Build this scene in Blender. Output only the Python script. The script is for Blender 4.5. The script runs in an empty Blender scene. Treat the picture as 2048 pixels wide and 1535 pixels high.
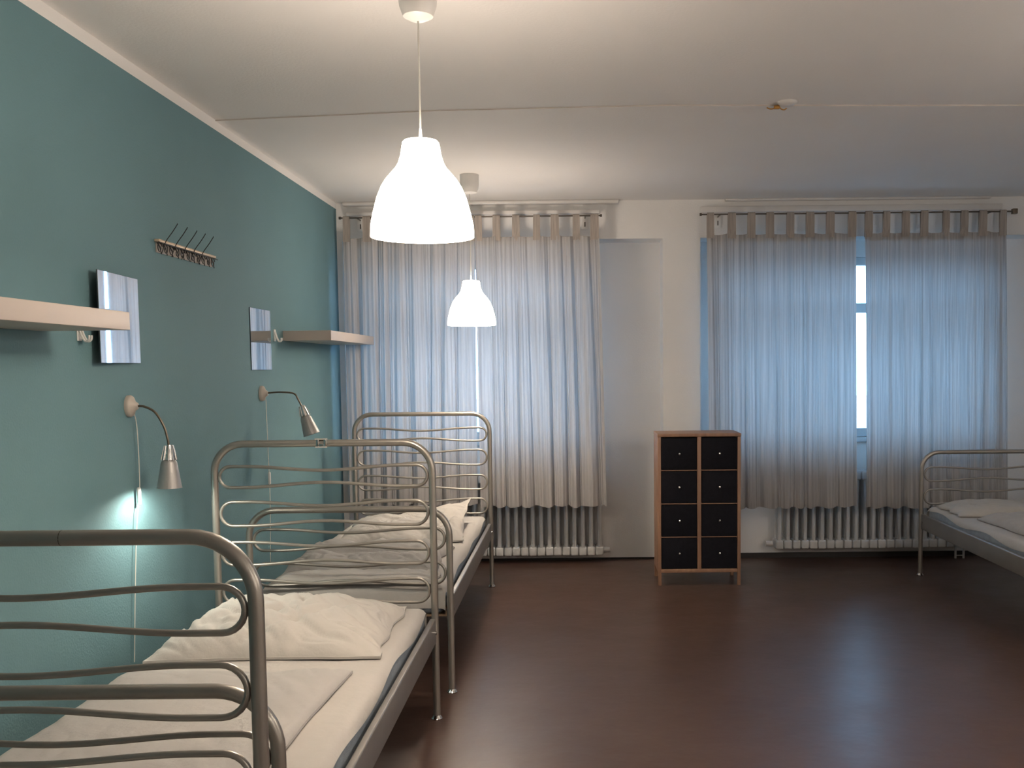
import bpy, math, random
from mathutils import Vector, Matrix, noise

# ------------------------------------------------------------------ camera
H = 1.35
F_PX, PITCH, ROLL = 1950.0, math.radians(4.0), 0.010
scene = bpy.context.scene
cam_d = bpy.data.cameras.new('camera')
cam = bpy.data.objects.new('camera', cam_d)
scene.collection.objects.link(cam)
cam.matrix_world = (Matrix.Translation((0, 0, H)) @ Matrix.Rotation(math.pi / 2 - PITCH, 4, 'X')
                    @ Matrix.Rotation(-ROLL, 4, 'Z'))
cam_d.sensor_fit = 'HORIZONTAL'
cam_d.sensor_width = 36.0
cam_d.lens = F_PX * 36.0 / 2048.0
cam_d.shift_x = (1024 - 1151.364) / 2048.0
cam_d.shift_y = (868.35 - 767.5) / 2048.0
cam_d.clip_start = 0.05
scene.camera = cam

# ------------------------------------------------------------------ world, exposure
world = bpy.data.worlds.new('world')
scene.world = world
world.use_nodes = True
bg = world.node_tree.nodes['Background']
bg.inputs[0].default_value = (0.33, 0.61, 1.0, 1)
bg.inputs[1].default_value = 9.5
scene.view_settings.view_transform = 'Standard'
scene.view_settings.look = 'None'
scene.view_settings.gamma = 1
scene.view_settings.use_curve_mapping = False
scene.view_settings.exposure = 0.84
try:
    scene.cycles.use_denoising = True
    scene.cycles.max_bounces = 10
    scene.cycles.diffuse_bounces = 6
    scene.cycles.transparent_max_bounces = 12
    scene.cycles.caustics_reflective = False
    scene.cycles.caustics_refractive = False
    scene.cycles.sample_clamp_indirect = 4.0
except Exception:
    pass

LAMP_COL = (1.0, 0.84, 0.69)
SHADE_STRENGTH = 16.0
BULB_W = 8.0
READ_W = 5.0

# ------------------------------------------------------------------ materials
def nodes_of(m):
    m.use_nodes = True
    return m.node_tree.nodes, m.node_tree.links

def pbr(name, col, rough=0.5, metal=0.0, var=0.06, scale=6.0, bump=0.0, bscale=60.0, spec=0.5, stretch=None, coat=0.0):
    """Principled material with gentle noise variation and optional bump, all in object space"""
    m = bpy.data.materials.new(name)
    n, l = nodes_of(m)
    b = n['Principled BSDF']
    b.inputs['Roughness'].default_value = rough
    b.inputs['Metallic'].default_value = metal
    b.inputs['Specular IOR Level'].default_value = spec
    b.inputs['Coat Weight'].default_value = coat
    tc = n.new('ShaderNodeTexCoord')
    mp = n.new('ShaderNodeMapping')
    if stretch:
        mp.inputs['Scale'].default_value = stretch
    l.new(tc.outputs['Object'], mp.inputs[0])
    nz = n.new('ShaderNodeTexNoise')
    nz.inputs['Scale'].default_value = scale
    nz.inputs['Detail'].default_value = 4
    l.new(mp.outputs[0], nz.inputs['Vector'])
    rp = n.new('ShaderNodeValToRGB')
    rp.color_ramp.elements[0].position = 0.3
    rp.color_ramp.elements[1].position = 0.7
    rp.color_ramp.elements[0].color = (*[c * (1 - var) for c in col], 1)
    rp.color_ramp.elements[1].color = (*[min(1, c * (1 + var)) for c in col], 1)
    l.new(nz.outputs['Fac'], rp.inputs[0])
    l.new(rp.outputs[0], b.inputs['Base Color'])
    if bump:
        nb = n.new('ShaderNodeTexNoise')
        nb.inputs['Scale'].default_value = bscale
        nb.inputs['Detail'].default_value = 5
        l.new(mp.outputs[0], nb.inputs['Vector'])
        bp = n.new('ShaderNodeBump')
        bp.inputs['Strength'].default_value = bump
        bp.inputs['Distance'].default_value = 0.01
        l.new(nb.outputs['Fac'], bp.inputs['Height'])
        l.new(bp.outputs[0], b.inputs['Normal'])
    return m

M = {}
M['teal'] = pbr('teal_wall_paint', (0.130, 0.240, 0.270), 0.68, spec=0.3, var=0.04, scale=1.5, bump=0.15, bscale=140)
M['white_paint'] = pbr('white_wall_paint', (0.80, 0.785, 0.765), 0.7, var=0.02, scale=2, bump=0.12, bscale=120)
M['ceil'] = pbr('ceiling_paint', (0.80, 0.775, 0.75), 0.8, var=0.02, scale=1.2, bump=0.1, bscale=90)
M['step_shaded'] = pbr('shade_toned_step_face', (0.52, 0.475, 0.43), 0.9)  # unlit look of the ceiling step face put into a darker colour
M['trim'] = pbr('trim_gloss_paint', (0.68, 0.655, 0.63), 0.4, var=0.03)
M['dark_skirting'] = pbr('dark_skirting', (0.012, 0.009, 0.008), 0.5)
M['win_frame'] = pbr('window_frame_paint', (0.62, 0.66, 0.68), 0.35)
M['metal'] = pbr('silver_bed_metal', (0.37, 0.345, 0.31), 0.36, 0.75, var=0.05, scale=9, bump=0.02)
M['rail_metal'] = pbr('grey_rail_metal', (0.28, 0.265, 0.25), 0.42, 0.55, var=0.05, scale=9)
M['chrome'] = pbr('chrome', (0.75, 0.74, 0.72), 0.12, 1.0, var=0.03)
M['goose'] = pbr('bronze_gooseneck', (0.16, 0.13, 0.10), 0.35, 0.8, bump=0.1, bscale=400)
M['lampgrey'] = pbr('silver_grey_lamp_shade', (0.36, 0.35, 0.34), 0.45, 0.5)
M['plastic'] = pbr('cream_plastic', (0.46, 0.41, 0.36), 0.4)
M['white_plastic'] = pbr('white_plastic', (0.75, 0.73, 0.70), 0.35)
M['cord'] = pbr('white_cord', (0.72, 0.70, 0.64), 0.5)
M['mattress'] = pbr('blue_grey_mattress_ticking', (0.25, 0.29, 0.33), 0.85, var=0.1, scale=30, bump=0.3, bscale=300)
M['sheet'] = pbr('off_white_bed_sheet', (0.45, 0.43, 0.405), 0.9, var=0.03, scale=5, bump=0.25, bscale=35)
M['pillow'] = pbr('cream_pillow_cotton', (0.47, 0.45, 0.42), 0.9, var=0.03, scale=6, bump=0.35, bscale=28)
M['duvet'] = pbr('pale_grey_duvet_cotton', (0.39, 0.375, 0.36), 0.9, var=0.03, scale=6, bump=0.35, bscale=24)
M['shelf'] = pbr('cream_shelf_laminate', (0.50, 0.435, 0.385), 0.45, var=0.02)
M['wood'] = pbr('birch_wood', (0.33, 0.185, 0.115), 0.5, var=0.18, scale=6, stretch=(6, 6, 0.6), bump=0.05)
M['black_fabric'] = pbr('black_box_fabric', (0.008, 0.008, 0.012), 0.85, var=0.2, scale=60, bump=0.2, bscale=300, spec=0.2)
M['radiator'] = pbr('white_radiator_enamel', (0.62, 0.62, 0.61), 0.4, var=0.06, scale=14, bump=0.05)
M['rod'] = pbr('dark_curtain_rod_metal', (0.12, 0.105, 0.09), 0.4, 0.7)
M['iron'] = pbr('black_wrought_iron', (0.012, 0.012, 0.012), 0.45, 0.4)
M['brass'] = pbr('pale_brass_strip', (0.62, 0.48, 0.34), 0.35, 0.4)
M['copper'] = pbr('copper_wire', (0.45, 0.22, 0.05), 0.4, 0.5)
M['slat'] = pbr('beech_slat', (0.35, 0.24, 0.15), 0.6, var=0.1)
M['ground'] = pbr('grey_paving', (0.22, 0.25, 0.26), 0.9, var=0.15, scale=0.6)

# floor: dark brown linoleum with a worn sheen
m = bpy.data.materials.new('dark_brown_linoleum'); M['floor'] = m
n, l = nodes_of(m); b = n['Principled BSDF']
tc = n.new('ShaderNodeTexCoord')
nz = n.new('ShaderNodeTexNoise'); nz.inputs['Scale'].default_value = 1.7; nz.inputs['Detail'].default_value = 6
l.new(tc.outputs['Object'], nz.inputs['Vector'])
rp = n.new('ShaderNodeValToRGB')
rp.color_ramp.elements[0].position = 0.3; rp.color_ramp.elements[0].color = (0.066, 0.036, 0.027, 1)
rp.color_ramp.elements[1].position = 0.72; rp.color_ramp.elements[1].color = (0.084, 0.047, 0.035, 1)
l.new(nz.outputs['Fac'], rp.inputs[0]); l.new(rp.outputs[0], b.inputs['Base Color'])
b.inputs['Specular IOR Level'].default_value = 0.42
nr = n.new('ShaderNodeTexNoise'); nr.inputs['Scale'].default_value = 5; nr.inputs['Detail'].default_value = 5
l.new(tc.outputs['Object'], nr.inputs['Vector'])
mr = n.new('ShaderNodeMapRange'); mr.inputs['To Min'].default_value = 0.30; mr.inputs['To Max'].default_value = 0.42
l.new(nr.outputs['Fac'], mr.inputs['Value']); l.new(mr.outputs[0], b.inputs['Roughness'])
bp = n.new('ShaderNodeBump'); bp.inputs['Strength'].default_value = 0.06; bp.inputs['Distance'].default_value = 0.02
nb = n.new('ShaderNodeTexNoise'); nb.inputs['Scale'].default_value = 14
l.new(tc.outputs['Object'], nb.inputs['Vector'])
l.new(nb.outputs['Fac'], bp.inputs['Height']); l.new(bp.outputs[0], b.inputs['Normal'])

def fabric(name, col, trans, col2=None):
    m = bpy.data.materials.new(name)
    n, l = nodes_of(m)
    n.remove(n['Principled BSDF']); out = n['Material Output']
    tc = n.new('ShaderNodeTexCoord'); mp = n.new('ShaderNodeMapping')
    mp.inputs['Scale'].default_value = (150, 150, 1.2)
    l.new(tc.outputs['Object'], mp.inputs[0])
    nz = n.new('ShaderNodeTexNoise'); nz.inputs['Scale'].default_value = 1.0; nz.inputs['Detail'].default_value = 3
    l.new(mp.outputs[0], nz.inputs['Vector'])
    rp = n.new('ShaderNodeValToRGB')
    rp.color_ramp.elements[0].position = 0.35; rp.color_ramp.elements[1].position = 0.65
    rp.color_ramp.elements[0].color = (*[c * 0.84 for c in col], 1)
    rp.color_ramp.elements[1].color = (*[min(1, c * 1.10) for c in col], 1)
    l.new(nz.outputs['Fac'], rp.inputs[0])
    d = n.new('ShaderNodeBsdfDiffuse'); t = n.new('ShaderNodeBsdfTranslucent'); mx = n.new('ShaderNodeMixShader')
    l.new(rp.outputs[0], d.inputs[0]); l.new(rp.outputs[0], t.inputs[0])
    mx.inputs[0].default_value = trans
    l.new(d.outputs[0], mx.inputs[1]); l.new(t.outputs[0], mx.inputs[2]); l.new(mx.outputs[0], out.inputs[0])
    return m
M['curtain'] = fabric('grey_linen_curtain', (0.50, 0.485, 0.48), 0.28)
M['curtain_band'] = fabric('taupe_double_linen', (0.46, 0.41, 0.37), 0.25)

m = bpy.data.materials.new('window_glass'); M['glass'] = m
n, l = nodes_of(m); n.remove(n['Principled BSDF'])
tr = n.new('ShaderNodeBsdfTransparent'); gl = n.new('ShaderNodeBsdfGlossy'); gl.inputs['Roughness'].default_value = 0.02
fr = n.new('ShaderNodeFresnel'); mx = n.new('ShaderNodeMixShader')
tr.inputs[0].default_value = (0.94, 0.98, 0.97, 1)
l.new(fr.outputs[0], mx.inputs[0]); l.new(tr.outputs[0], mx.inputs[1]); l.new(gl.outputs[0], mx.inputs[2])
l.new(mx.outputs[0], n['Material Output'].inputs[0])

m = bpy.data.materials.new('mirror_glass'); M['mirror'] = m
n, l = nodes_of(m); b = n['Principled BSDF']
b.inputs['Base Color'].default_value = (0.80, 0.82, 0.84, 1); b.inputs['Metallic'].default_value = 1; b.inputs['Roughness'].default_value = 0.02
M['mirror_edge'] = pbr('dark_mirror_edge', (0.02, 0.03, 0.035), 0.3)

def emis(name, col, s):
    m = bpy.data.materials.new(name)
    n, l = nodes_of(m); b = n['Principled BSDF']
    b.inputs['Base Color'].default_value = (0.8, 0.78, 0.72, 1); b.inputs['Roughness'].default_value = 0.4
    b.inputs['Emission Color'].default_value = (*col, 1); b.inputs['Emission Strength'].default_value = s
    return m
M['shade'] = emis('glowing_white_lamp_shade', LAMP_COL, SHADE_STRENGTH)
M['shade_fill'] = emis('added_fill_lamp_shade', (1.0, 0.90, 0.80), SHADE_STRENGTH * 1.6)  # brighter shade for the two added, unseen fill pendants
M['bulb'] = emis('lit_bulb', LAMP_COL, 30)
M['read_bulb'] = emis('lit_reading_bulb', (1.0, 0.93, 0.74), 25)

# ------------------------------------------------------------------ mesh helpers
class MB:
    def __init__(s): s.v = []; s.f = []; s.mi = []
    def add(s, v, f, mi=0):
        k = len(s.v); s.v += [tuple(p) for p in v]; s.f += [tuple(i + k for i in q) for q in f]; s.mi += [mi] * len(f); return s
    def box(s, x0, x1, y0, y1, z0, z1, mi=0, bv=0.0):
        if bv <= 0:
            v = [(x, y, z) for z in (z0, z1) for y in (y0, y1) for x in (x0, x1)]
            f = [(0, 2, 3, 1), (4, 5, 7, 6), (0, 1, 5, 4), (2, 6, 7, 3), (0, 4, 6, 2), (1, 3, 7, 5)]
            return s.add(v, f, mi)
        return s.rbox(x0, x1, y0, y1, z0, z1, bv, mi)
    def rbox(s, x0, x1, y0, y1, z0, z1, r, mi=0, seg=3):
        """box with rounded edges (superposed latitude rings of rounded rectangles)"""
        r = min(r, (x1 - x0) / 2.001, (y1 - y0) / 2.001, (z1 - z0) / 2.001)
        rings = []
        prof = [(r * (1 - math.cos(a)), r * (1 - math.sin(a))) for a in [math.pi / 2 * i / seg for i in range(seg + 1)]]
        # prof: (inset complement) from bottom to side
        lev = [(r - r * math.sin(math.pi / 2 * i / seg), r - r * math.cos(math.pi / 2 * i / seg)) for i in range(seg + 1)]
        lv = [(a, z0 + b2) for a, b2 in [(r - r * math.sin(t), r - r * math.cos(t)) for t in [math.pi / 2 * i / seg for i in range(seg + 1)]]]
        lv += [(a, z1 - (z - z0)) for a, z in reversed(lv)]
        for ins, z in lv:
            rr = max(r - ins, 1e-5)
            ring = []
            for cx, cy, a0 in ((x1 - ins - rr, y1 - ins - rr, 0), (x0 + ins + rr, y1 - ins - rr, 90), (x0 + ins + rr, y0 + ins + rr, 180), (x1 - ins - rr, y0 + ins + rr, 270)):
                for i in range(seg + 1):
                    a = math.radians(a0 + 90 * i / seg)
                    ring.append((cx + rr * math.cos(a), cy + rr * math.sin(a), z))
            rings.append(ring)
        return s.loft(rings, True, mi, cap=True)
    def loft(s, rings, closed=True, mi=0, cap=False):
        n = len(rings[0]); v = [p for r in rings for p in r]; f = []
        for i in range(len(rings) - 1):
            for j in range(n if closed else n - 1):
                a = i * n + j; b2 = i * n + (j + 1) % n
                f.append((a, b2, b2 + n, a + n))
        if cap:
            f.append(tuple(reversed(range(n)))); f.append(tuple(range((len(rings) - 1) * n, len(rings) * n)))
        return s.add(v, f, mi)
    def tube(s, pts, r, seg=10, closed=False, mi=0):
        pts = [Vector(p) for p in pts]; N = len(pts); rings = []
        rr = r if hasattr(r, '__len__') else [r] * N
        up = None
        for i, p in enumerate(pts):
            if closed: t = pts[(i + 1) % N] - pts[i - 1]
            else: t = pts[min(i + 1, N - 1)] - pts[max(i - 1, 0)]
            t.normalize()
            if up is None:
                up = Vector((0, 0, 1)) if abs(t.z) < 0.9 else Vector((0, 1, 0))
            a = up - t * up.dot(t)
            if a.length < 1e-6: a = t.orthogonal()
            a.normalize(); up = a; b2 = t.cross(a)
            rings.append([tuple(p + (a * math.cos(2 * math.pi * k / seg) + b2 * math.sin(2 * math.pi * k / seg)) * rr[i]) for k in range(seg)])
        if closed:
            rings.append(rings[0]); return s.loft(rings, True, mi)
        return s.loft(rings, True, mi, cap=True)
    def lathe(s, prof, c=(0, 0, 0), seg=48, mi=0, mat=None):
        """prof: list of (r, z)"""
        rings = [[(c[0] + r * math.cos(2 * math.pi * k / seg), c[1] + r * math.sin(2 * math.pi * k / seg), c[2] + z) for k in range(seg)] for r, z in prof]
        if mat is not None:
            rings = [[tuple(mat @ Vector(p)) for p in r] for r in rings]
        return s.loft(rings, True, mi)
    def build(s, name, mats, parent=None, smooth=False, angle=40):
        me = bpy.data.meshes.new(name)
        me.from_pydata(s.v, [], s.f)
        for mm in (mats if isinstance(mats, (list, tuple)) else [mats]): me.materials.append(mm)
        me.polygons.foreach_set('material_index', s.mi)
        if smooth:
            me.polygons.foreach_set('use_smooth', [True] * len(me.polygons))
            try: me.set_sharp_from_angle(angle=math.radians(angle))
            except Exception: pass
        me.update()
        import bmesh
        bm = bmesh.new(); bm.from_mesh(me)
        bmesh.ops.recalc_face_normals(bm, faces=bm.faces); bm.to_mesh(me); bm.free()
        o = bpy.data.objects.new(name, me); scene.collection.objects.link(o)
        if parent: o.parent = parent
        return o

def tag(o, label=None, cat=None, group=None, kind=None):
    if label: o['label'] = label
    if cat: o['category'] = cat
    if group: o['group'] = group
    if kind: o['kind'] = kind
    return o
def thing(name, label, cat, loc=(0, 0, 0), group=None):
    o = bpy.data.objects.new(name, None); o.empty_display_size = 0.1
    scene.collection.objects.link(o); o.location = loc
    return tag(o, label, cat, group)
def copy_tree(o, parent=None):
    c = o.copy(); scene.collection.objects.link(c)
    if parent: c.parent = parent
    for ch in list(o.children): copy_tree(ch, c)
    return c
def struct(mb, name, mats, **k): return tag(mb.build(name, mats, **k), kind='structure')
def arc(cx, cz, r, a0, a1, n, y=0.0):
    return [(cx + r * math.cos(math.radians(a0 + (a1 - a0) * i / n)), y, cz + r * math.sin(math.radians(a0 + (a1 - a0) * i / n))) for i in range(n + 1)]

# ------------------------------------------------------------------ room shell
XL, XR, YB, YREC, YF, ZC = -1.57, 3.40, 6.54, 6.76, -1.6, 2.44
struct(MB().box(XL - 0.2, XR + 0.2, YF - 0.2, 7.0, -0.15, 0.0), 'floor', M['floor'])

# ceiling with the shallow step across the room
c = MB().box(XL - 0.2, XR + 0.2, YF - 0.2, 7.1, ZC + 0.005, ZC + 0.2)
line = [(XL - 0.1, 4.385), (-0.586, 4.245), (0.39, 4.195), (1.4, 4.236), (XR + 0.1, 4.30)]
poly = line + [(XR + 0.1, 7.0), (XL - 0.1, 7.0)]
nn = len(poly)
c.add([(x, y, ZC) for x, y in poly] + [(x, y, ZC + 0.005) for x, y in poly],
      [tuple(range(nn))])
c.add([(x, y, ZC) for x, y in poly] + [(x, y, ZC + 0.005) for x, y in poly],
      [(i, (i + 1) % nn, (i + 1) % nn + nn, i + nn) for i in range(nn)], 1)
struct(c, 'ceiling', [M['ceil'], M['step_shaded']])

# left wall: teal paint with unpainted white borders at the ceiling and the far corner
w = MB()
w.box(XL - 0.15, XL, YF, 6.535, 0, 2.401, 0)
w.box(XL - 0.15, XL, YF, 6.535, 2.401, ZC + 0.1, 1)
w.box(XL - 0.15, XL, 6.535, 7.0, 0, ZC + 0.1, 1)
struct(w, 'wall_left', [M['teal'], M['white_paint']])
struct(MB().box(XR, XR + 0.15, YF, 7.0, 0, ZC + 0.1), 'wall_right', M['white_paint'])
struct(MB().box(XL - 0.15, XR + 0.15, YF - 0.15, YF, 0, ZC + 0.1), 'wall_front', M['white_paint'])

# back wall with two recesses, windows set in the recess backs
R1 = (-1.535, 0.59); R2 = (0.84, 3.30); ZR = 2.19
W1 = (-1.38, 0.06, 0.84, 2.08); W2 = (0.96, 2.78, 0.84, 2.08)
YO = 7.06
w = MB()
def wb(x0, x1, y0, y1, z0, z1): w.box(x0, x1, y0, y1, z0, z1)
wb(XL, R1[0], YB, YREC, 0, ZC + 0.1); wb(R1[1], R2[0], YB, YREC, 0, ZC + 0.1); wb(R2[1], XR, YB, YREC, 0, ZC + 0.1)
wb(R1[0], R1[1], YB, YREC, ZR, ZC + 0.1); wb(R2[0], R2[1], YB, YREC, ZR, ZC + 0.1)
wb(XL, W1[0], YREC, YO, 0, ZC + 0.1); wb(W1[1], W2[0], YREC, YO, 0, ZC + 0.1); wb(W2[1], XR, YREC, YO, 0, ZC + 0.1)
for W in (W1, W2):
    wb(W[0], W[1], YREC, YO, 0, W[2]); wb(W[0], W[1], YREC, YO, W[3], ZC + 0.1)
struct(w, 'wall_back', M['white_paint'])
struct(MB().box(R1[1] - 0.0, R2[0], YB - 0.012, YB, 0, 0.05).box(R2[0], R2[1], YREC - 0.012, YREC, 0, 0.035)
       .box(R1[0], R1[1], YREC - 0.012, YREC, 0, 0.012), 'baseboard_back', M['dark_skirting'])
struct(MB().rbox(-1.50, 0.175, YB - 0.035, YB, 2.352, 2.378, 0.006).rbox(-1.52, 0.30, YB - 0.06, YB, 2.415, 2.44, 0.01), 'trim_1', M['trim'], smooth=True)
struct(MB().rbox(0.84, 2.83, YB - 0.030, YB, 2.352, 2.392, 0.006).rbox(1.0, 2.75, YB - 0.04, YB, 2.425, 2.44, 0.006), 'trim_2', M['trim'], smooth=True)

def window(num, W, muls):
    x0, x1, z0, z1 = W
    y0, y1 = YREC + 0.03, YREC + 0.09
    t = MB()
    t.rbox(x0, x1, y0, y1, z1 - 0.055, z1, 0.005).rbox(x0, x1, y0, y1, z0, z0 + 0.06, 0.005)
    t.rbox(x0, x0 + 0.05, y0, y1, z0 + 0.06, z1 - 0.055, 0.005).rbox(x1 - 0.05, x1, y0, y1, z0 + 0.06, z1 - 0.055, 0.005)
    t.rbox(x0 + 0.05, x1 - 0.05, y0 - 0.01, y1, 1.70, 1.765, 0.005)
    for mx_ in muls:
        t.rbox(mx_ - 0.035, mx_ + 0.035, y0, y1, z0 + 0.06, 1.70, 0.005).rbox(mx_ - 0.035, mx_ + 0.035, y0, y1, 1.765, z1 - 0.055, 0.005)
    o = struct(t, 'window_%d' % num, M['win_frame'], smooth=True)
    MB().box(x0 + 0.04, x1 - 0.04, y0 + 0.028, y0 + 0.032, z0 + 0.05, z1 - 0.05).build('pane', M['glass'], o)
    MB().rbox(x0 - 0.04, x1 + 0.04, YREC - 0.025, y0, z0 - 0.035, z0, 0.008).build('window_sill', M['win_frame'], o, smooth=True)
window(1, W1, (-1.0, -0.30))
window(2, W2, (1.45, 2.25))
struct(MB().box(-30, 34, 7.5, 60, -0.9, -0.6), 'ground', M['ground'])

# ------------------------------------------------------------------ radiators
def radiator(label, x0, x1, y, z0, z1, feet=False):
    t = thing('radiator', label, 'radiator', ((x0 + x1) / 2, y, 0))
    cx = (x0 + x1) / 2
    a0, a1 = x0 - cx, x1 - cx
    n_ = int(round((a1 - a0) / 0.0575)); p = (a1 - a0) / n_
    b2 = MB()
    for k in range(n_):
        x = a0 + (k + 0.5) * p
        for yy in (-0.045, 0.0, 0.045):
            b2.tube([(x, yy, z0 + 0.03), (x, yy, z1 - 0.03)], [0.0145, 0.0145], 8)
        b2.rbox(x - p / 2 + 0.0015, x + p / 2 - 0.0015, -0.062, 0.062, z0, z0 + 0.062, 0.012)
        b2.rbox(x - p / 2 + 0.0015, x + p / 2 - 0.0015, -0.062, 0.062, z1 - 0.062, z1, 0.012)
    b2.build('column_body', M['radiator'], t, smooth=True)
    for s_, yy in ((a1 + 0.012, 0.0),):
        MB().tube([(s_ - 0.015, yy, z0 + 0.03), (s_ + 0.03, yy, z0 + 0.03)], 0.018, 12).build('end_plug', M['radiator'], t, smooth=True)
    MB().tube([(a0 - 0.01, 0, z0 + 0.03), (a0 - 0.055, 0, z0 + 0.03)], 0.019, 12).build('valve', M['white_plastic'], t, smooth=True)
    for xx in (a0 + 0.2, a1 - 0.2):
        MB().rbox(xx - 0.012, xx + 0.012, 0.05, YREC - y, z1 - 0.12, z1 - 0.09, 0.003).build('wall_bracket', M['radiator'], t, smooth=True)
    if feet:
        xx = a1 - 0.005
        MB().tube([(xx - 0.028, 0, z0 + 0.02), (xx - 0.028, 0, 0.0)], 0.008, 8).tube([(xx + 0.028, 0, z0 + 0.02), (xx + 0.028, 0, 0.0)], 0.008, 8).tube([(xx - 0.028, 0, 0.02), (xx + 0.028, 0, 0.02)], 0.004, 8).build('leg', M['radiator'], t, smooth=True)
    return t
radiator('white column radiator below the nearer curtains, left of the dark drawer chest', -1.30, 0.185, 6.665, 0.055, 0.62)
radiator('white column radiator right of the drawer chest, behind the single bed', 1.36, 2.65, 6.665, 0.085, 0.62, True)

# ------------------------------------------------------------------ curtains and rods
YC = 6.42; ZROD = 2.325
def curtain(label, xt0, xt1, xb0, xb1, zbot, nf, seed, tabs, amp=0.022):
    rnd = random.Random(seed)
    cx = (xt0 + xt1) / 2
    t = thing('curtain', label, 'curtain', (cx, YC, 0))
    zh = 2.20                       # top edge of the cloth body
    ph = [rnd.uniform(0, 6.28) for _ in range(6)]
    NU, NV = 260, 44
    def P(u, v, off=0.0):           # v: 0 top, 1 bottom
        k = 0.45 + 0.55 * min(1, v * 1.6)
        wob = u + 0.018 * math.sin(2 * math.pi * 2.3 * u + ph[0] + 0.8 * v) + 0.010 * math.sin(2 * math.pi * 5.1 * u + ph[1])
        a = 2 * math.pi * nf * wob + ph[2]
        y = amp * k * (math.sin(a) + 0.42 * math.sin(2.13 * a + ph[3] + 1.1 * v) + 0.22 * math.sin(4.7 * a + ph[4]))
        dx = 0.55 * amp * k * math.cos(a) * min(1, v * 2.2)
        edge = min(1, u * 14, (1 - u) * 14)
        x0_ = xt0 + (xb0 - xt0) * max(v, 0) ** 0.8; x1_ = xt1 + (xb1 - xt1) * max(v, 0) ** 0.8
        x = x0_ + (x1_ - x0_) * u + dx * edge - cx
        zt = zh - 0.012 * abs(math.sin(math.pi * u * (tabs - 1))) ** 0.7
        zb = zbot + 0.012 * noise.noise(Vector((u * 7, seed, 0))) + 0.006 * math.sin(a)
        return Vector((x, y * 1.0 + off, zt + (zb - zt) * v))
    def sheet(v0, v1, nv, off, name, parent):
        b2 = MB(); vs = []; fs = []
        for j in range(nv + 1):
            for i in range(NU + 1):
                vs.append(P(i / NU, v0 + (v1 - v0) * j / nv, off))
        for j in range(nv):
            for i in range(NU):
                a = j * (NU + 1) + i
                fs.append((a, a + 1, a + NU + 2, a + NU + 1))
        b2.add(vs, fs)
        return b2.build(name, M['curtain' if name == 'cloth' else 'curtain_band'], parent, smooth=True, angle=80)
    L = zh - zbot
    sheet(0, 1, NV, 0.0, 'cloth', t)
    sheet(-0.002, 0.045 / L, 3, 0.0025, 'header_band', t)
    sheet(1 - 0.062 / L, 1.0, 3, 0.0025, 'hem', t)
    # tab loops over the rod
    for k in range(tabs):
        u = (k + 0.0) / (tabs - 1)
        wd = rnd.uniform(0.046, 0.058)
        xc = xt0 + wd / 2 + (xt1 - xt0 - wd) * u + (rnd.uniform(-0.012, 0.012) if 0 < k < tabs - 1 else 0) - cx
        yb = P(min(max((xc + cx - xt0) / (xt1 - xt0), 0), 1), 0.01).y
        r = 0.0115
        prof = [(yb - 0.004, zh - 0.03), (-0.008, zh + 0.03), (-r, ZROD - 0.01)] + \
               [(-r * math.cos(math.radians(a)), ZROD + r * math.sin(math.radians(a))) for a in range(0, 181, 30)] + \
               [(r, ZROD - 0.01), (0.006, zh + 0.03), (yb + 0.006, zh - 0.03)]
        ring = []
        b2 = MB(); vs = []; fs = []
        for q, (yy, zz) in enumerate(prof):
            pinch = 1 - 0.12 * math.sin(math.pi * q / (len(prof) - 1))
            for e in (-1, -0.33, 0.33, 1):
                vs.append((xc + e * wd / 2 * pinch, yy + (0.0015 if abs(e) < 0.5 else 0), zz))
        for q in range(len(prof) - 1):
            for e in range(3):
                a = q * 4 + e; fs.append((a, a + 1, a + 5, a + 4))
        b2.add(vs, fs).build('tab_loop', M['curtain_band'], t, smooth=True)
    return t
curtain('grey linen curtain in the corner beside the teal wall, reaching behind the bed headboard', -1.50, -0.6445, -1.50, -0.656, 0.44, 8, 3, 7, 0.017)
curtain('grey linen curtain between the far pendant lamp and the pale wall panel, above a radiator', -0.6425, 0.165, -0.632, 0.20, 0.425, 8, 7, 7, 0.016)
curtain('blue-lit grey curtain directly behind the wooden drawer chest', 0.865, 1.838, 0.885, 1.862, 0.40, 10, 12, 8, 0.011)
curtain('blue-lit grey curtain behind the footboard of the single bed', 1.893, 2.815, 1.925, 2.862, 0.395, 9, 23, 8, 0.012)

def rod(label, x0, x1, finial, bo):
    t = thing('curtain_rod', label, 'curtain rod', ((x0 + x1) / 2, YC, ZROD))
    cx = (x0 + x1) / 2
    MB().tube([(x0 - cx, 0, 0), (x1 - cx, 0, 0)], 0.005, 12).build('pole', M['rod'], t, smooth=True)
    for xx in (x0, x1):
        s_ = 1 if xx == x1 else -1
        if finial and s_ == 1:
            MB().rbox(x1 - cx, x1 - cx + 0.032, -0.017, 0.017, -0.017, 0.017, 0.004).build('finial', M['goose'], t, smooth=True)
        else:
            MB().tube([(xx - cx - s_ * 0.003, 0, 0), (xx - cx + s_ * 0.01, 0, 0)], 0.009, 12).build('end_cap', M['rod'], t, smooth=True)
        bx = xx - cx - s_ * bo[0 if s_ < 0 else 1]
        br = MB().rbox(bx - 0.022, bx + 0.022, YB - YC - 0.006, YB - YC, -0.07, 0.015, 0.002).build('bracket', M['white_plastic'], t, smooth=True)
        MB().tube([(bx, 0.0, 0.0), (bx, YB - YC - 0.005, 0.0)], 0.0045, 8).build('bracket_arm', M['rod'], br, smooth=True)
        MB().rbox(bx - 0.004, bx + 0.004, YB - YC - 0.008, YB - YC - 0.005, -0.055, -0.025, 0.001).build('slot', M['rod'], br)
    return t
rod('thin dark curtain rod over the left window, running to the teal wall corner', -1.515, 0.175, False, (0.105, 0.10))
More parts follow.
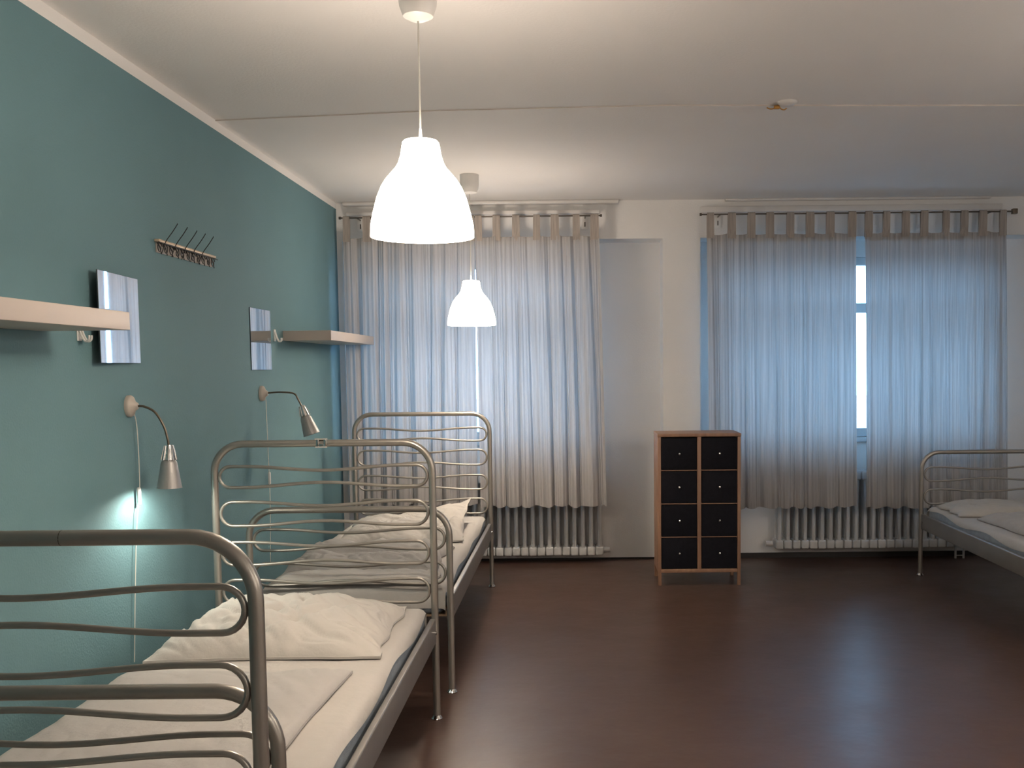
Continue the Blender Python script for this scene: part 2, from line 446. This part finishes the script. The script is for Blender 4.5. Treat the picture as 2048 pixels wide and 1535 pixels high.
rod('thin dark curtain rod over the right window with a square finial', 0.83, 2.85, True, (0.125, 0.13))

# ------------------------------------------------------------------ beds
def tube_frame(hw, h, r=0.11):
    """inverted U of a bed end: from left foot up, across and down"""
    p = [(-hw, 0, 0.012), (-hw, 0, h * 0.5)]
    p += [(-q[0], 0, q[2]) for q in arc(hw - r, h - r, r, 0, 90, 10)]
    p += list(reversed(arc(hw - r, h - r, r, 0, 90, 10)))
    p += [(hw, 0, h * 0.5), (hw, 0, 0.012)]
    return p
def dogbone(hw, zc, hh, pinch):
    """closed thin loop: round ends touching the posts, bars pinched toward each other mid-span"""
    top = []
    N = 36
    x1 = hw - hh
    for i in range(N + 1):
        x = x1 - 2 * x1 * i / N
        q = 0.5 + 0.5 * math.cos(math.pi * min(1, abs(x) / (x1 * 0.86)))
        top.append((x, 0, zc + hh - pinch * q))
    pts = top
    pts = pts + [(-x1 + hh * math.cos(math.radians(a)), 0, zc + hh * math.sin(math.radians(a))) for a in range(105, 256, 15)]
    pts = pts + [(-p[0], 0, 2 * zc - p[2]) for p in top]
    pts = pts + [(x1 + hh * math.cos(math.radians(a)), 0, zc + hh * math.sin(math.radians(a))) for a in range(-75, 76, 15)]
    return pts
HW = 0.4125
def make_bed(label, loc, foot_up=True, length=1.95, head_h=1.083, foot_h=0.785, flip=False):
    t = thing('single_bed', label, 'bed', loc)
    yh, yf = (length / 2, -length / 2)
    if flip: yh, yf = yf, yh
    for nm, yy, h, loops in (('headboard', yh, head_h, [(0.944, 0.040), (0.803, 0.046), (0.650, 0.044), (0.503, 0.046)]),
                             ('footboard', yf, foot_h, [(0.648, 0.044), (0.505, 0.046)])):
        fr = MB().tube([(a, yy, c_) for a, _, c_ in tube_frame(HW, h - 0.0135)], 0.0135, 14).build(nm, M['metal'], t, smooth=True)
        for zc, hh in loops:
            MB().tube([(a, yy, c_) for a, _, c_ in dogbone(HW - 0.019, zc, hh, 0.017)], 0.0062, 10, closed=True).build('loop_bar', M['metal'], fr, smooth=True)
        for sx in (-1, 1):
            MB().lathe([(0.0, 0.0), (0.021, 0.0), (0.022, 0.004), (0.018, 0.009), (0.014, 0.016), (0.0, 0.016)], (sx * HW, yy, 0), 20).build('foot_cap', M['chrome'], fr, smooth=True)
    for sx in (-1, 1):
        rb = MB()
        xo = sx * (HW + 0.004)
        a, b2 = sorted((xo, xo - sx * 0.022))
        rb.rbox(a, b2, -length / 2 + 0.012, length / 2 - 0.012, 0.300, 0.395, 0.005)
        ro = rb.build('side_rail', M['rail_metal'], t, smooth=True)
        for yy in (-length / 2 + 0.035, length / 2 - 0.035):
            MB().tube([(xo, yy, 0.345), (xo + sx * 0.006, yy, 0.345)], 0.007, 10).build('bolt', M['chrome'], ro, smooth=True)
    sl = MB()
    for k in range(14):
        y = -length / 2 + 0.09 + k * (length - 0.18) / 13
        sl.rbox(-HW + 0.019, HW - 0.019, y - 0.03, y + 0.03, 0.305, 0.317, 0.003)
    sl.build('slat_base', M['slat'], t, smooth=True)
    return t
XB = -0.9575
LEN = 1.95
beds = [('silver tubular bed nearest the camera, only its headboard in view at the bottom left', (XB, 1.63 - LEN / 2, 0)),
        ('silver tubular bed under the lit reading lamp, second along the teal wall', (XB, 3.675 - LEN / 2, 0)),
        ('silver tubular bed farthest along the teal wall, headboard against the curtains', (XB + 0.02, 5.93 - LEN / 2, 0)),
        ('silver tubular bed standing alone on the other side of the room past the drawer chest', (2.184 + HW, 6.13 - LEN / 2, 0))]
proto = make_bed(beds[0][0], beds[0][1])
for lb, lc in beds[1:3]:
    o = copy_tree(proto); o['label'] = lb; o.location = lc
hb = next(ch for ch in proto.children if ch.name.startswith('headboard'))
MB().tube([(0.088, LEN / 2, 1.0695), (0.0895, LEN / 2, 1.0695)], 0.0138, 14).build('tube_joint', M['rod'], hb, smooth=True)
make_bed(beds[3][0], beds[3][1], flip=True, foot_h=0.80)

def wr(x, y, s, sc, am):
    p = Vector((x * sc, y * sc, s))
    n1 = noise.noise(p); n2 = noise.noise(p * 2.3 + Vector((5, 1, 2)))
    # sharper pulled creases running obliquely, bent by the low noise
    a = (x * 0.75 + y * 0.66) * sc * 3.1 + 1.6 * n1; b = (x * 0.66 - y * 0.75) * sc * 0.9
    n3 = abs(noise.noise(Vector((a, b, s + 3)))); n4 = abs(noise.noise(Vector((a * 2.1 + 4, b * 1.7, s + 7))))
    return am * (0.6 * (1 - 2 * abs(n1)) + 0.4 * n2 - 0.55 * max(0, 0.22 - n3) / 0.22 - 0.22 * max(0, 0.2 - n4) / 0.2)

def mattress(label, cx, cy, seed, length=1.88, hw=0.383):
    t = thing('mattress', label, 'mattress', (cx, cy, 0.318))
    MB().rbox(-hw, hw, -length / 2, length / 2, 0, 0.125, 0.035, seg=5).build('mattress_core', M['mattress'], t, smooth=True, angle=70)
    # fitted sheet over the top, its side edge riding up and down
    NU, NV = 44, 100; vs = []; fs = []
    def over(d, half, r=0.035):
        """distance along the cloth -> (position, drop) going over a rounded edge"""
        ad = abs(d); sg = 1 if d > 0 else -1; flat = half - r
        if ad <= flat: return d, 0.0
        a = min((ad - flat) / r, math.pi / 2)
        return sg * (flat + r * math.sin(a)), r * (1 - math.cos(a)) + max(0, (ad - flat) - r * math.pi / 2)
    hl = length / 2 + 0.004; W = hw + 0.004
    for j in range(NV + 1):
        y, dy_ = over((-1 + 2 * j / NV) * (hl + 0.085), hl)
        drop = 0.016 + 0.022 * noise.noise(Vector((y * 2.2, seed, 0))) + 0.010 * math.sin(y * 9 + seed)
        for i in range(NU + 1):
            x, dx_ = over((-1 + 2 * i / NU) * (W + drop), W)
            z = 0.130 - max(dx_, dy_) - 0.3 * min(dx_, dy_)
            z += 0.003 * noise.noise(Vector((x * 5, y * 5, seed))) * (1 if dx_ + dy_ == 0 else 0)
            vs.append((x, y, z))
    for j in range(NV):
        for i in range(NU):
            a = j * (NU + 1) + i; fs.append((a, a + 1, a + NU + 2, a + NU + 1))
    MB().add(vs, fs).build('fitted_sheet', M['sheet'], t, smooth=True, angle=80)
    return t
mattress('white sheeted mattress on the bed nearest the camera, hidden below its headboard', XB, beds[0][1][1], 1)
mattress('white sheeted mattress with blue-grey side under the lit reading lamp', XB, beds[1][1][1], 2)
mattress('white sheeted mattress on the farthest bed along the teal wall', XB + 0.02, beds[2][1][1], 3)
mattress('white sheeted mattress on the bed across the room from the teal wall', beds[3][1][0], beds[3][1][1], 4)
ZM = 0.4535

def pillow(name, part, label, cat, cx, cy, hx, hy, th, mat, seed, rot=0.0, tilt=None, wrk=0.012, sc=3.0, pw=4, flange=0.03, zbase=None, lift=None, crease=None, soft=0.5):
    """soft cushion: two bulging faces meeting in a seam, wrinkled"""
    N = 110
    t = MB(); vs = []; fs = []
    def pt(u, v, side):
        cu = 1 - 0.05 * (1 - v * v) * abs(u) ** 3; cv = 1 - 0.05 * (1 - u * u) * abs(v) ** 3
        x = hx * u * cu; y = hy * v * cv
        # irregular outline
        x += 0.020 * noise.noise(Vector((v * 2.5, seed, u))) * abs(u) ** 2; y += 0.016 * noise.noise(Vector((u * 2.5, seed + 9, v))) * abs(v) ** 2
        m_ = max(0.0, (1 - abs(u) ** pw) * (1 - abs(v) ** pw))
        b3 = m_ ** soft
        if side > 0:
            z = th * b3 * (0.86 + 0.22 * noise.noise(Vector((u * 1.6, v * 1.6, seed)))) + wr(x, y, seed, sc / hx * 0.5, wrk) * min(1, b3 * 1.6)
            if crease:
                for (cu0, cv0, ang, dep, wdt) in crease:
                    dd = (u - cu0) * math.sin(ang) - (v - cv0) * math.cos(ang); al = (u - cu0) * math.cos(ang) + (v - cv0) * math.sin(ang)
                    z -= dep * math.exp(-(dd / wdt) ** 2) * math.exp(-(al / 0.55) ** 2)
            z = max(z, 0.004) + 0.004
        else:
            z = 0.0
        if lift: z += lift(u, v)
        return Vector((x, y, z))
    for side in (1, -1):
        base = len(vs)
        for j in range(N + 1):
            for i in range(N + 1):
                # denser near the rim
                u = math.sin(math.pi / 2 * (-1 + 2 * i / N)); v = math.sin(math.pi / 2 * (-1 + 2 * j / N))
                vs.append(pt(u, v, side))
        for j in range(N):
            for i in range(N):
                a = base + j * (N + 1) + i
                q = (a, a + 1, a + N + 2, a + N + 1)
                fs.append(q if side > 0 else q[::-1])
    # rim strip
    K = (N + 1) * (N + 1)
    rim = [i for i in range(N)] + [N + j * (N + 1) for j in range(N)] + [N * (N + 1) + N - i for i in range(N)] + [(N - j) * (N + 1) for j in range(N)]
    for a, b2 in zip(rim, rim[1:] + rim[:1]): fs.append((a, a + K, b2 + K, b2))
    t.add(vs, fs)
    o = t.build(name, mat, None, smooth=True, angle=75)
    o.location = (cx, cy, (ZM if zbase is None else zbase) - 0.001); o.rotation_euler = (0, 0, rot)
    if tilt: o.rotation_euler = (tilt[0], tilt[1], rot)
    tag(o, label, cat)
    return o

pillow('pillow', '', 'large crumpled cream pillow lit by the glowing reading lamp', 'pillow', -0.985, 3.27, 0.365, 0.32, 0.110, M['pillow'], 5, rot=0.03, pw=3, soft=0.72, wrk=0.030,
       crease=[(-0.1, -0.1, 0.6, 0.022, 0.07), (0.2, -0.35, 0.9, 0.018, 0.06), (0.35, 0.1, 0.5, 0.016, 0.08), (0.05, 0.35, 0.75, 0.014, 0.09)])
pillow('duvet', '', 'thin grey-white duvet laid flat at the foot of the bed under the lit lamp', 'duvet', -1.01, 2.33, 0.335, 0.50, 0.030, M['duvet'], 8, rot=-0.02, wrk=0.006, sc=2.4, pw=14)
# farthest bed along the teal wall
pillow('duvet', '', 'rumpled folded duvet on the near end of the farthest teal-wall bed', 'duvet', -0.955, 4.50, 0.34, 0.30, 0.075, M['duvet'], 11, rot=0.01, wrk=0.018, sc=3.2, pw=6,
       crease=[(0, -0.55, 0.0, 0.03, 0.06), (0, -0.1, 0.05, 0.025, 0.07), (0.1, 0.4, 0.0, 0.02, 0.09)])
pillow('folded_sheet', '', 'folded sheet tucked by the footboard of the farthest teal-wall bed', 'bed linen', -0.93, 4.09, 0.35, 0.085, 0.035, M['sheet'], 41, wrk=0.008, sc=3, pw=8)
pillow('pillow', '', 'cream pillow with one raised corner on the farthest teal-wall bed', 'pillow', -0.93, 5.28, 0.33, 0.33, 0.085, M['pillow'], 17, rot=0.05, wrk=0.022, pw=3.5, soft=0.7,
       lift=lambda u, v: 0.085 * max(0, u * 0.75 + v * 0.5) ** 2, crease=[(0.7, -0.2, 1.35, 0.02, 0.05), (0.5, 0.0, 1.3, 0.015, 0.05)])
# bed across the room
xr = beds[3][1][0]
pillow('duvet', '', 'long rumpled grey-white duvet spread over the bed across the room', 'duvet', xr + 0.03, 4.97, 0.32, 0.57, 0.07, M['duvet'], 19, rot=0.03, wrk=0.014, sc=2.6, pw=6)
pillow('pillow', '', 'flat white pillow at the curtain end of the bed across the room', 'pillow', xr - 0.02, 5.83, 0.34, 0.21, 0.06, M['pillow'], 21, rot=-0.03, wrk=0.012)

# ------------------------------------------------------------------ pendant lamps
def pendant(label, x, y, zbot, sc=1.0, ch=1.0, mat='shade'):
    t = thing('pendant_lamp', label, 'pendant lamp', (x, y, ZC))
    zb = zbot - ZC
    k = sc
    prof = [(0.140, 0.000), (0.139, 0.030), (0.1325, 0.062), (0.1215, 0.103), (0.1085, 0.134), (0.0965, 0.153), (0.083, 0.169), (0.0695, 0.184), (0.0615, 0.198), (0.0555, 0.217), (0.0515, 0.240), (0.0495, 0.252), (0.045, 0.257), (0.008, 0.259)]
    out = [(r * k, z * k + zb) for r, z in prof]
    inn = [((r - 0.003) * k, z * k + zb) for r, z in prof[:-1]]
    s_ = MB().lathe(out, seg=64).lathe([(0.137 * k, zb)] + inn[1:], seg=64).lathe([(0.140 * k, zb), (0.137 * k, zb)], seg=64)
    sh = s_.build('lamp_shade', M[mat], t, smooth=True, angle=60)
    MB().lathe([(0.004, 0.13 * k + zb), (0.02, 0.132 * k + zb), (0.031, 0.15 * k + zb), (0.033, 0.165 * k + zb), (0.026, 0.185 * k + zb), (0.016, 0.21 * k + zb), (0.004, 0.212 * k + zb)], seg=24).build('bulb', M['bulb'], t, smooth=True)
    MB().lathe([(0.0, zb + 0.21 * k), (0.019, zb + 0.21 * k), (0.019, zb + 0.255 * k), (0.0, zb + 0.255 * k)], seg=20).build('bulb_holder', M['white_plastic'], t, smooth=True)
    MB().tube([(0, 0, zb + 0.255 * k), (0, 0, zb + 0.29 * k)], [0.0055, 0.0035], 10).build('cord_grip', M['white_plastic'], t, smooth=True)
    MB().tube([(0, 0, zb + 0.28 * k), (0.0, 0, -0.1)], 0.0026, 8).build('cord', M['cord'], t, smooth=True)
    MB().lathe([(r, z * ch) for r, z in [(0.054, 0), (0.0535, -0.055), (0.050, -0.082), (0.040, -0.100), (0.020, -0.107), (0.006, -0.108), (0.0, -0.108)]], seg=40).build('ceiling_canopy', M['white_plastic'], t, smooth=True)
    li = bpy.data.lights.new('pendant_bulb_light', 'POINT'); li.energy = BULB_W; li.color = LAMP_COL; li.shadow_soft_size = 0.035
    lo = bpy.data.objects.new('bulb_light', li); scene.collection.objects.link(lo); lo.parent = t; lo.location = (0, 0, zb + 0.10 * k)
    return t
pendant('large glowing white bell pendant lamp, the one nearer the camera', -0.412, 2.69, 1.705, 1.0, 1.5)
pendant('smaller-looking glowing white pendant lamp hanging before the curtains', -0.590, 5.63, 1.590, 0.985)

pendant('added fill pendant lamp across the room, outside the view beside the lone bed', 2.45, 2.30, 1.75, mat='shade_fill')  # unseen lamp, added to brighten the right half of the room
pendant('added fill pendant lamp on the far side of the room, behind the viewer', 2.30, -0.35, 1.75, mat='shade_fill')  # second added lamp, unseen, general fill from behind the camera

# ------------------------------------------------------------------ reading lamps on the teal wall
def bez(pts, n=14):
    """Catmull-Rom through points"""
    P_ = [Vector(p) for p in pts]; P_ = [2 * P_[0] - P_[1]] + P_ + [2 * P_[-1] - P_[-2]]
    out = []
    for i in range(1, len(P_) - 2):
        for k in range(n):
            s_ = k / n
            a, b2, c_, d = P_[i - 1:i + 3]
            out.append(0.5 * ((2 * b2) + (c_ - a) * s_ + (2 * a - 5 * b2 + 4 * c_ - d) * s_ ** 2 + (3 * b2 - a - 3 * c_ + d) * s_ ** 3))
    out.append(P_[-2]); return out
def reading_lamp(label, y, z, arm, shade_dir, lit, cord, scale=1.0):
    t = thing('reading_lamp', label, 'wall lamp', (XL, y, z))
    # teardrop wall plate: lathe about X
    rot = Matrix.Rotation(math.pi / 2, 4, 'Y')
    MB().lathe([(0.0, 0.0), (0.036, 0.0), (0.037, 0.010), (0.033, 0.017), (0.018, 0.024), (0.010, 0.036), (0.0, 0.038)], seg=32, mat=Matrix.Diagonal((1, 0.85, 1.05, 1)) @ rot).build('wall_plate', M['plastic'], t, smooth=True)
    pts = bez([(a[0] - XL, a[1] - y, a[2] - z) for a in arm])
    MB().tube(pts, 0.0042, 10).build('gooseneck', M['goose'], t, smooth=True)
    end = pts[-1]; d = Vector(shade_dir).normalized()
    q = Vector((0, 0, -1)).rotation_difference(d).to_matrix().to_4x4()
    mt = Matrix.Translation(end) @ q
    col = MB().lathe([(0.0, 0.004), (0.013, 0.004), (0.0165, -0.006), (0.021, -0.028), (0.024, -0.048), (0.020, -0.052), (0.0, -0.052)], seg=16, mat=mt)
    MB_rib = col
    for k in range(10):
        a = 2 * math.pi * k / 10
        MB_rib.tube([tuple(mt @ Vector((rr * math.cos(a), rr * math.sin(a), zz))) for rr, zz in ((0.0145, 0.002), (0.021, -0.022), (0.0265, -0.049))], 0.0022, 6)
    col.build('lamp_collar', M['chrome'], t, smooth=True, angle=30)
    sp = [(0.0, -0.050), (0.021, -0.050), (0.0255, -0.056), (0.0275, -0.062), (0.0415, -0.147), (0.0425, -0.148), (0.0400, -0.1475), (0.0265, -0.064), (0.02, -0.058), (0.0, -0.057)]
    MB().lathe(sp, seg=40, mat=mt).build('lamp_shade', M['lampgrey'], t, smooth=True, angle=35)
    MB().lathe([(0.0, -0.058), (0.010, -0.06), (0.012, -0.075), (0.018, -0.098), (0.012, -0.114), (0.0, -0.118)], seg=20, mat=mt).build('bulb', M['read_bulb'] if lit else M['white_plastic'], t, smooth=True)
    if lit:
        li = bpy.data.lights.new('reading_bulb_light', 'POINT'); li.energy = READ_W; li.color = (1.0, 0.95, 0.80); li.shadow_soft_size = 0.012
        lo = bpy.data.objects.new('reading_bulb_glow', li); scene.collection.objects.link(lo); lo.parent = t
        lo.location = mt @ Vector((0, 0, -0.132))
    cp = bez([(c_[0] - XL, c_[1] - y, c_[2] - z) for c_ in cord[0]], 6)
    co = MB().tube(cp, 0.0019, 8).build('power_cord', M['cord'], t, smooth=True)
    sy, sz = cord[1]
    MB().rbox(0.009, 0.023, sy - y - 0.007, sy - y + 0.007, sz - z - 0.032, sz - z + 0.032, 0.006).build('cord_switch', M['white_plastic'], co, smooth=True)
    return t
YL1 = 3.42
reading_lamp('lit gooseneck reading lamp on the teal wall, nearer the camera', YL1, 1.226,
             [(-1.535, YL1, 1.226), (-1.51, YL1, 1.223), (-1.475, YL1, 1.203), (-1.447, YL1, 1.155), (-1.435, YL1, 1.110), (-1.432, YL1, 1.085)], (-0.02, 0, -1), True,
             ([(-1.553, 3.424, 1.215), (-1.553, 3.447, 1.14), (-1.553, 3.450, 0.96), (-1.554, 3.441, 0.90), (-1.556, 3.415, 0.78), (-1.557, 3.385, 0.55), (-1.557, 3.36, 0.33)], (3.443, 0.905)))
YL2 = 4.87
reading_lamp('unlit gooseneck reading lamp with tilted shade on the teal wall, farther from the camera', YL2, 1.230,
             [(-1.535, YL2, 1.232), (-1.47, YL2, 1.236), (-1.405, YL2, 1.228), (-1.385, YL2, 1.20), (-1.367, YL2, 1.163)], (0.33, 0.0, -1), False,
             ([(-1.553, 4.895, 1.20), (-1.555, 4.909, 0.942), (-1.556, 4.920, 0.686), (-1.557, 4.895, 0.36)], (4.915, 0.80)))

# ------------------------------------------------------------------ wall shelves, mirrors, hooks, rack
def shelf(label, y0, y1, z0, z1):
    o = MB().rbox(XL, -1.31, y0, y1, z0, z1, 0.002).build('wall_shelf', M['shelf'], None, smooth=True)
    # origin stays at the wall; shelf is a single thick slab
    return tag(o, label, 'shelf')
shelf('thick cream floating shelf in front of the nearer mirror', 1.79, 2.890, 1.469, 1.522)
shelf('thick cream floating shelf ending in front of the curtains', 5.268, 6.385, 1.503, 1.556)

def mirror(label, y0, y1, z0, z1, turn=0.0):
    t = thing('wall_mirror', label, 'mirror', (XL + (y1 - y0) / 2 * abs(math.sin(turn)), (y0 + y1) / 2, (z0 + z1) / 2))
    t.rotation_euler = (0, 0, -turn)
    hy, hz = (y1 - y0) / 2, (z1 - z0) / 2
    MB().rbox(0, 0.004, -hy, hy, -hz, hz, 0.001).build('backing', M['mirror_edge'], t)
    MB().box(0.004, 0.0048, -hy + 0.0012, hy - 0.0012, -hz + 0.0012, hz - 0.0012).build('mirror_glass', M['mirror'], t)
    return t
mirror('frameless square mirror partly behind the nearer wall shelf', 3.168, 3.527, 1.376, 1.677, -0.085)
mirror('frameless square mirror beside the shelf that ends at the curtains', 4.735, 5.048, 1.347, 1.650)

def wall_hook(label, y, z):
    t = thing('wall_hook', label, 'hook', (XL, y, z))
    MB().rbox(0, 0.005, -0.014, 0.014, -0.03, 0.032, 0.003).build('back_plate', M['white_plastic'], t, smooth=True)
    MB().tube(bez([(0.004, 0.008, 0.02), (0.012, 0.008, -0.008), (0.024, 0.008, -0.030), (0.036, 0.008, -0.026), (0.038, 0.008, -0.012)], 6), 0.0036, 8).tube(
        bez([(0.004, -0.008, 0.02), (0.012, -0.008, -0.008), (0.024, -0.008, -0.030), (0.036, -0.008, -0.026), (0.038, -0.008, -0.012)], 6), 0.0036, 8).tube(
        [(0.024, -0.008, -0.030), (0.024, 0.008, -0.030)], 0.003, 8).build('double_prong', M['white_plastic'], t, smooth=True)
    return t
wall_hook('small white plastic hook on the teal wall under the nearer shelf', 3.10, 1.475)
wall_hook('small white plastic hook between the farther mirror and the farther shelf', 5.12, 1.525)

# coat rack: pale strip, wrought-iron scrolls, five long thin hooks
YR0, YR1, ZR0 = 3.69, 4.27, 1.835
ck = thing('coat_rack', 'wrought-iron coat rack with scrolls and five thin hooks, high on the teal wall', 'coat rack', (XL, (YR0 + YR1) / 2, ZR0))
hy = (YR1 - YR0) / 2
MB().rbox(0, 0.020, -hy, hy, -0.004, 0.006, 0.002).build('top_strip', M['brass'], ck, smooth=True)
MB().rbox(0, 0.004, -hy + 0.01, hy - 0.01, -0.042, -0.006, 0.001).build('back_panel', M['plastic'], ck)
sc_ = MB()
rnd = random.Random(4)
sc_.tube([(0.018, -hy, -0.006), (0.018, hy + 0.02, -0.008)], 0.0022, 8)
nS = 11
for k in range(nS):
    yc = -hy + 0.02 + k * (2 * hy - 0.04) / (nS - 1); sg = 1 if k % 2 else -1
    pts = []
    for q in range(26):
        a = q / 25 * 2.0 * math.pi * 1.35; r = 0.004 + 0.019 * (q / 25)
        pts.append((0.012, yc + sg * r * math.cos(a + 0.6), -0.026 + r * math.sin(a + 0.6)))
    sc_.tube(pts, 0.0019, 6)
    sc_.tube(bez([(0.012, yc - 0.02, -0.008), (0.014, yc - 0.004, -0.024), (0.012, yc + 0.012, -0.046)], 5), 0.0019, 6)
sc_.build('scrollwork', M['iron'], ck, smooth=True)
for k, yy in enumerate((3.743, 3.838, 3.934, 4.023, 4.112)):
    y0_ = yy - (YR0 + YR1) / 2
    MB().tube(bez([(0.008, y0_ - 0.01, -0.046), (0.014, y0_ - 0.002, -0.018), (0.026, y0_, 0.008), (0.047, y0_ + 0.004, 0.038), (0.064, y0_ + 0.006, 0.064), (0.066, y0_ + 0.007, 0.070)], 6), 0.0017, 8).build('hook', M['iron'], ck, smooth=True)

# ------------------------------------------------------------------ drawer chest
X0, X1, YFR, YBK, ZT = 0.498, 1.004, 5.91, 6.20, 0.935
dc = thing('drawer_chest', 'narrow wooden chest with eight black fabric boxes in two columns', 'drawer chest', ((X0 + X1) / 2, (YFR + YBK) / 2, 0))
dx, dy = (X0 + X1) / 2, (YFR + YBK) / 2
hx, hd = (X1 - X0) / 2, (YBK - YFR) / 2
for s_ in (-1, 1):
    a, b2 = sorted((s_ * hx, s_ * (hx - 0.020)))
    MB().rbox(a, b2, -hd + 0.02, hd - 0.02, 0.08, ZT - 0.02, 0.002).build('side_panel', M['wood'], dc, smooth=True)
    for e in (-1, 1):
        c0, c1 = sorted((e * hd, e * (hd - 0.020)))
        MB().rbox(a, b2, c0, c1, 0, ZT - 0.02, 0.002).build('leg', M['wood'], dc, smooth=True)
MB().rbox(-hx - 0.002, hx + 0.002, -hd - 0.003, hd, ZT - 0.02, ZT, 0.003).build('top', M['wood'], dc, smooth=True)
MB().rbox(-0.012, 0.012, -hd, hd, 0.10, ZT - 0.02, 0.002).build('divider', M['wood'], dc, smooth=True)
MB().rbox(-hx + 0.02, hx - 0.02, -hd, hd, 0.080, 0.102, 0.002).build('bottom_board', M['wood'], dc, smooth=True)
MB().rbox(-hx + 0.02, hx - 0.02, hd - 0.006, hd - 0.002, 0.102, ZT - 0.02, 0.001).build('back_panel', M['wood'], dc)
zs = [0.102, 0.300, 0.505, 0.710, ZT - 0.02]
for k in range(1, 4):
    for s_ in (-1, 1):
        a, b2 = sorted((s_ * 0.012, s_ * (hx - 0.02)))
        MB().rbox(a, b2, -hd + 0.001, hd - 0.006, zs[k] - 0.0025, zs[k] + 0.0025, 0.001).build('shelf_board', M['wood'], dc)
for k in range(4):
    for s_ in (-1, 1):
        a, b2 = sorted((s_ * 0.0145, s_ * (hx - 0.0225)))
        dr = MB().rbox(a, b2, -hd + 0.002, hd - 0.012, zs[k] + 0.003, zs[k + 1] - 0.006, 0.004).build('fabric_box', M['black_fabric'], dc, smooth=True)
        zc = (zs[k] + zs[k + 1]) / 2
        MB().lathe([(0.0, 0.0), (0.006, 0.0), (0.004, 0.008), (0.007, 0.012), (0.006, 0.018), (0.0, 0.020)], seg=14,
                   mat=Matrix.Translation(((a + b2) / 2, -hd + 0.002, zc)) @ Matrix.Rotation(math.pi / 2, 4, 'X')).build('knob', M['chrome'], dr, smooth=True)

# ------------------------------------------------------------------ ceiling wire outlet and the clip on the bed
co = thing('ceiling_outlet', 'small capped ceiling outlet with bare copper wires, no lamp attached', 'ceiling outlet', (0.87, 4.20, ZC))
MB().lathe([(0.045, 0.016), (0.042, 0.002), (0.03, -0.008), (0.0, -0.011)], (0.03, -0.03, 0), 28).build('cover', M['trim'], co, smooth=True)
wrs = MB()
wrs.tube(bez([(-0.005, 0.0, 0.0), (-0.012, 0.0, -0.012), (-0.035, 0.0, -0.016), (-0.05, 0, -0.010)], 5), 0.0026, 6)
wrs.tube(bez([(0.0, 0.0, 0.0), (0.008, 0.0, -0.014), (0.022, 0.0, -0.020), (0.034, 0, -0.014)], 5), 0.0026, 6)
wrs.rbox(-0.02, 0.004, -0.006, 0.006, -0.017, -0.002, 0.003)
wrs.build('wires', M['copper'], co, smooth=True)

cl = thing('metal_clip', 'small silvery metal clip on the top rail of the second bed headboard', 'clip', (-0.958, 3.675, 1.083))
MB().rbox(-0.020, -0.009, -0.019, -0.0140, -0.026, 0.004, 0.002).rbox(0.009, 0.020, -0.019, -0.0140, -0.026, 0.004, 0.002).rbox(-0.016, 0.016, -0.018, -0.0142, -0.024, -0.014, 0.002).rbox(-0.018, 0.018, -0.018, 0.010, 0.0005, 0.004, 0.0015).build('jaw', M['chrome'], cl, smooth=True)
MB().tube([(-0.024, -0.018, 0.004), (0.024, -0.018, 0.004)], 0.003, 8).tube([(-0.022, -0.018, -0.026), (0.022, -0.018, -0.026)], 0.003, 8).build('pin', M['chrome'], cl, smooth=True)
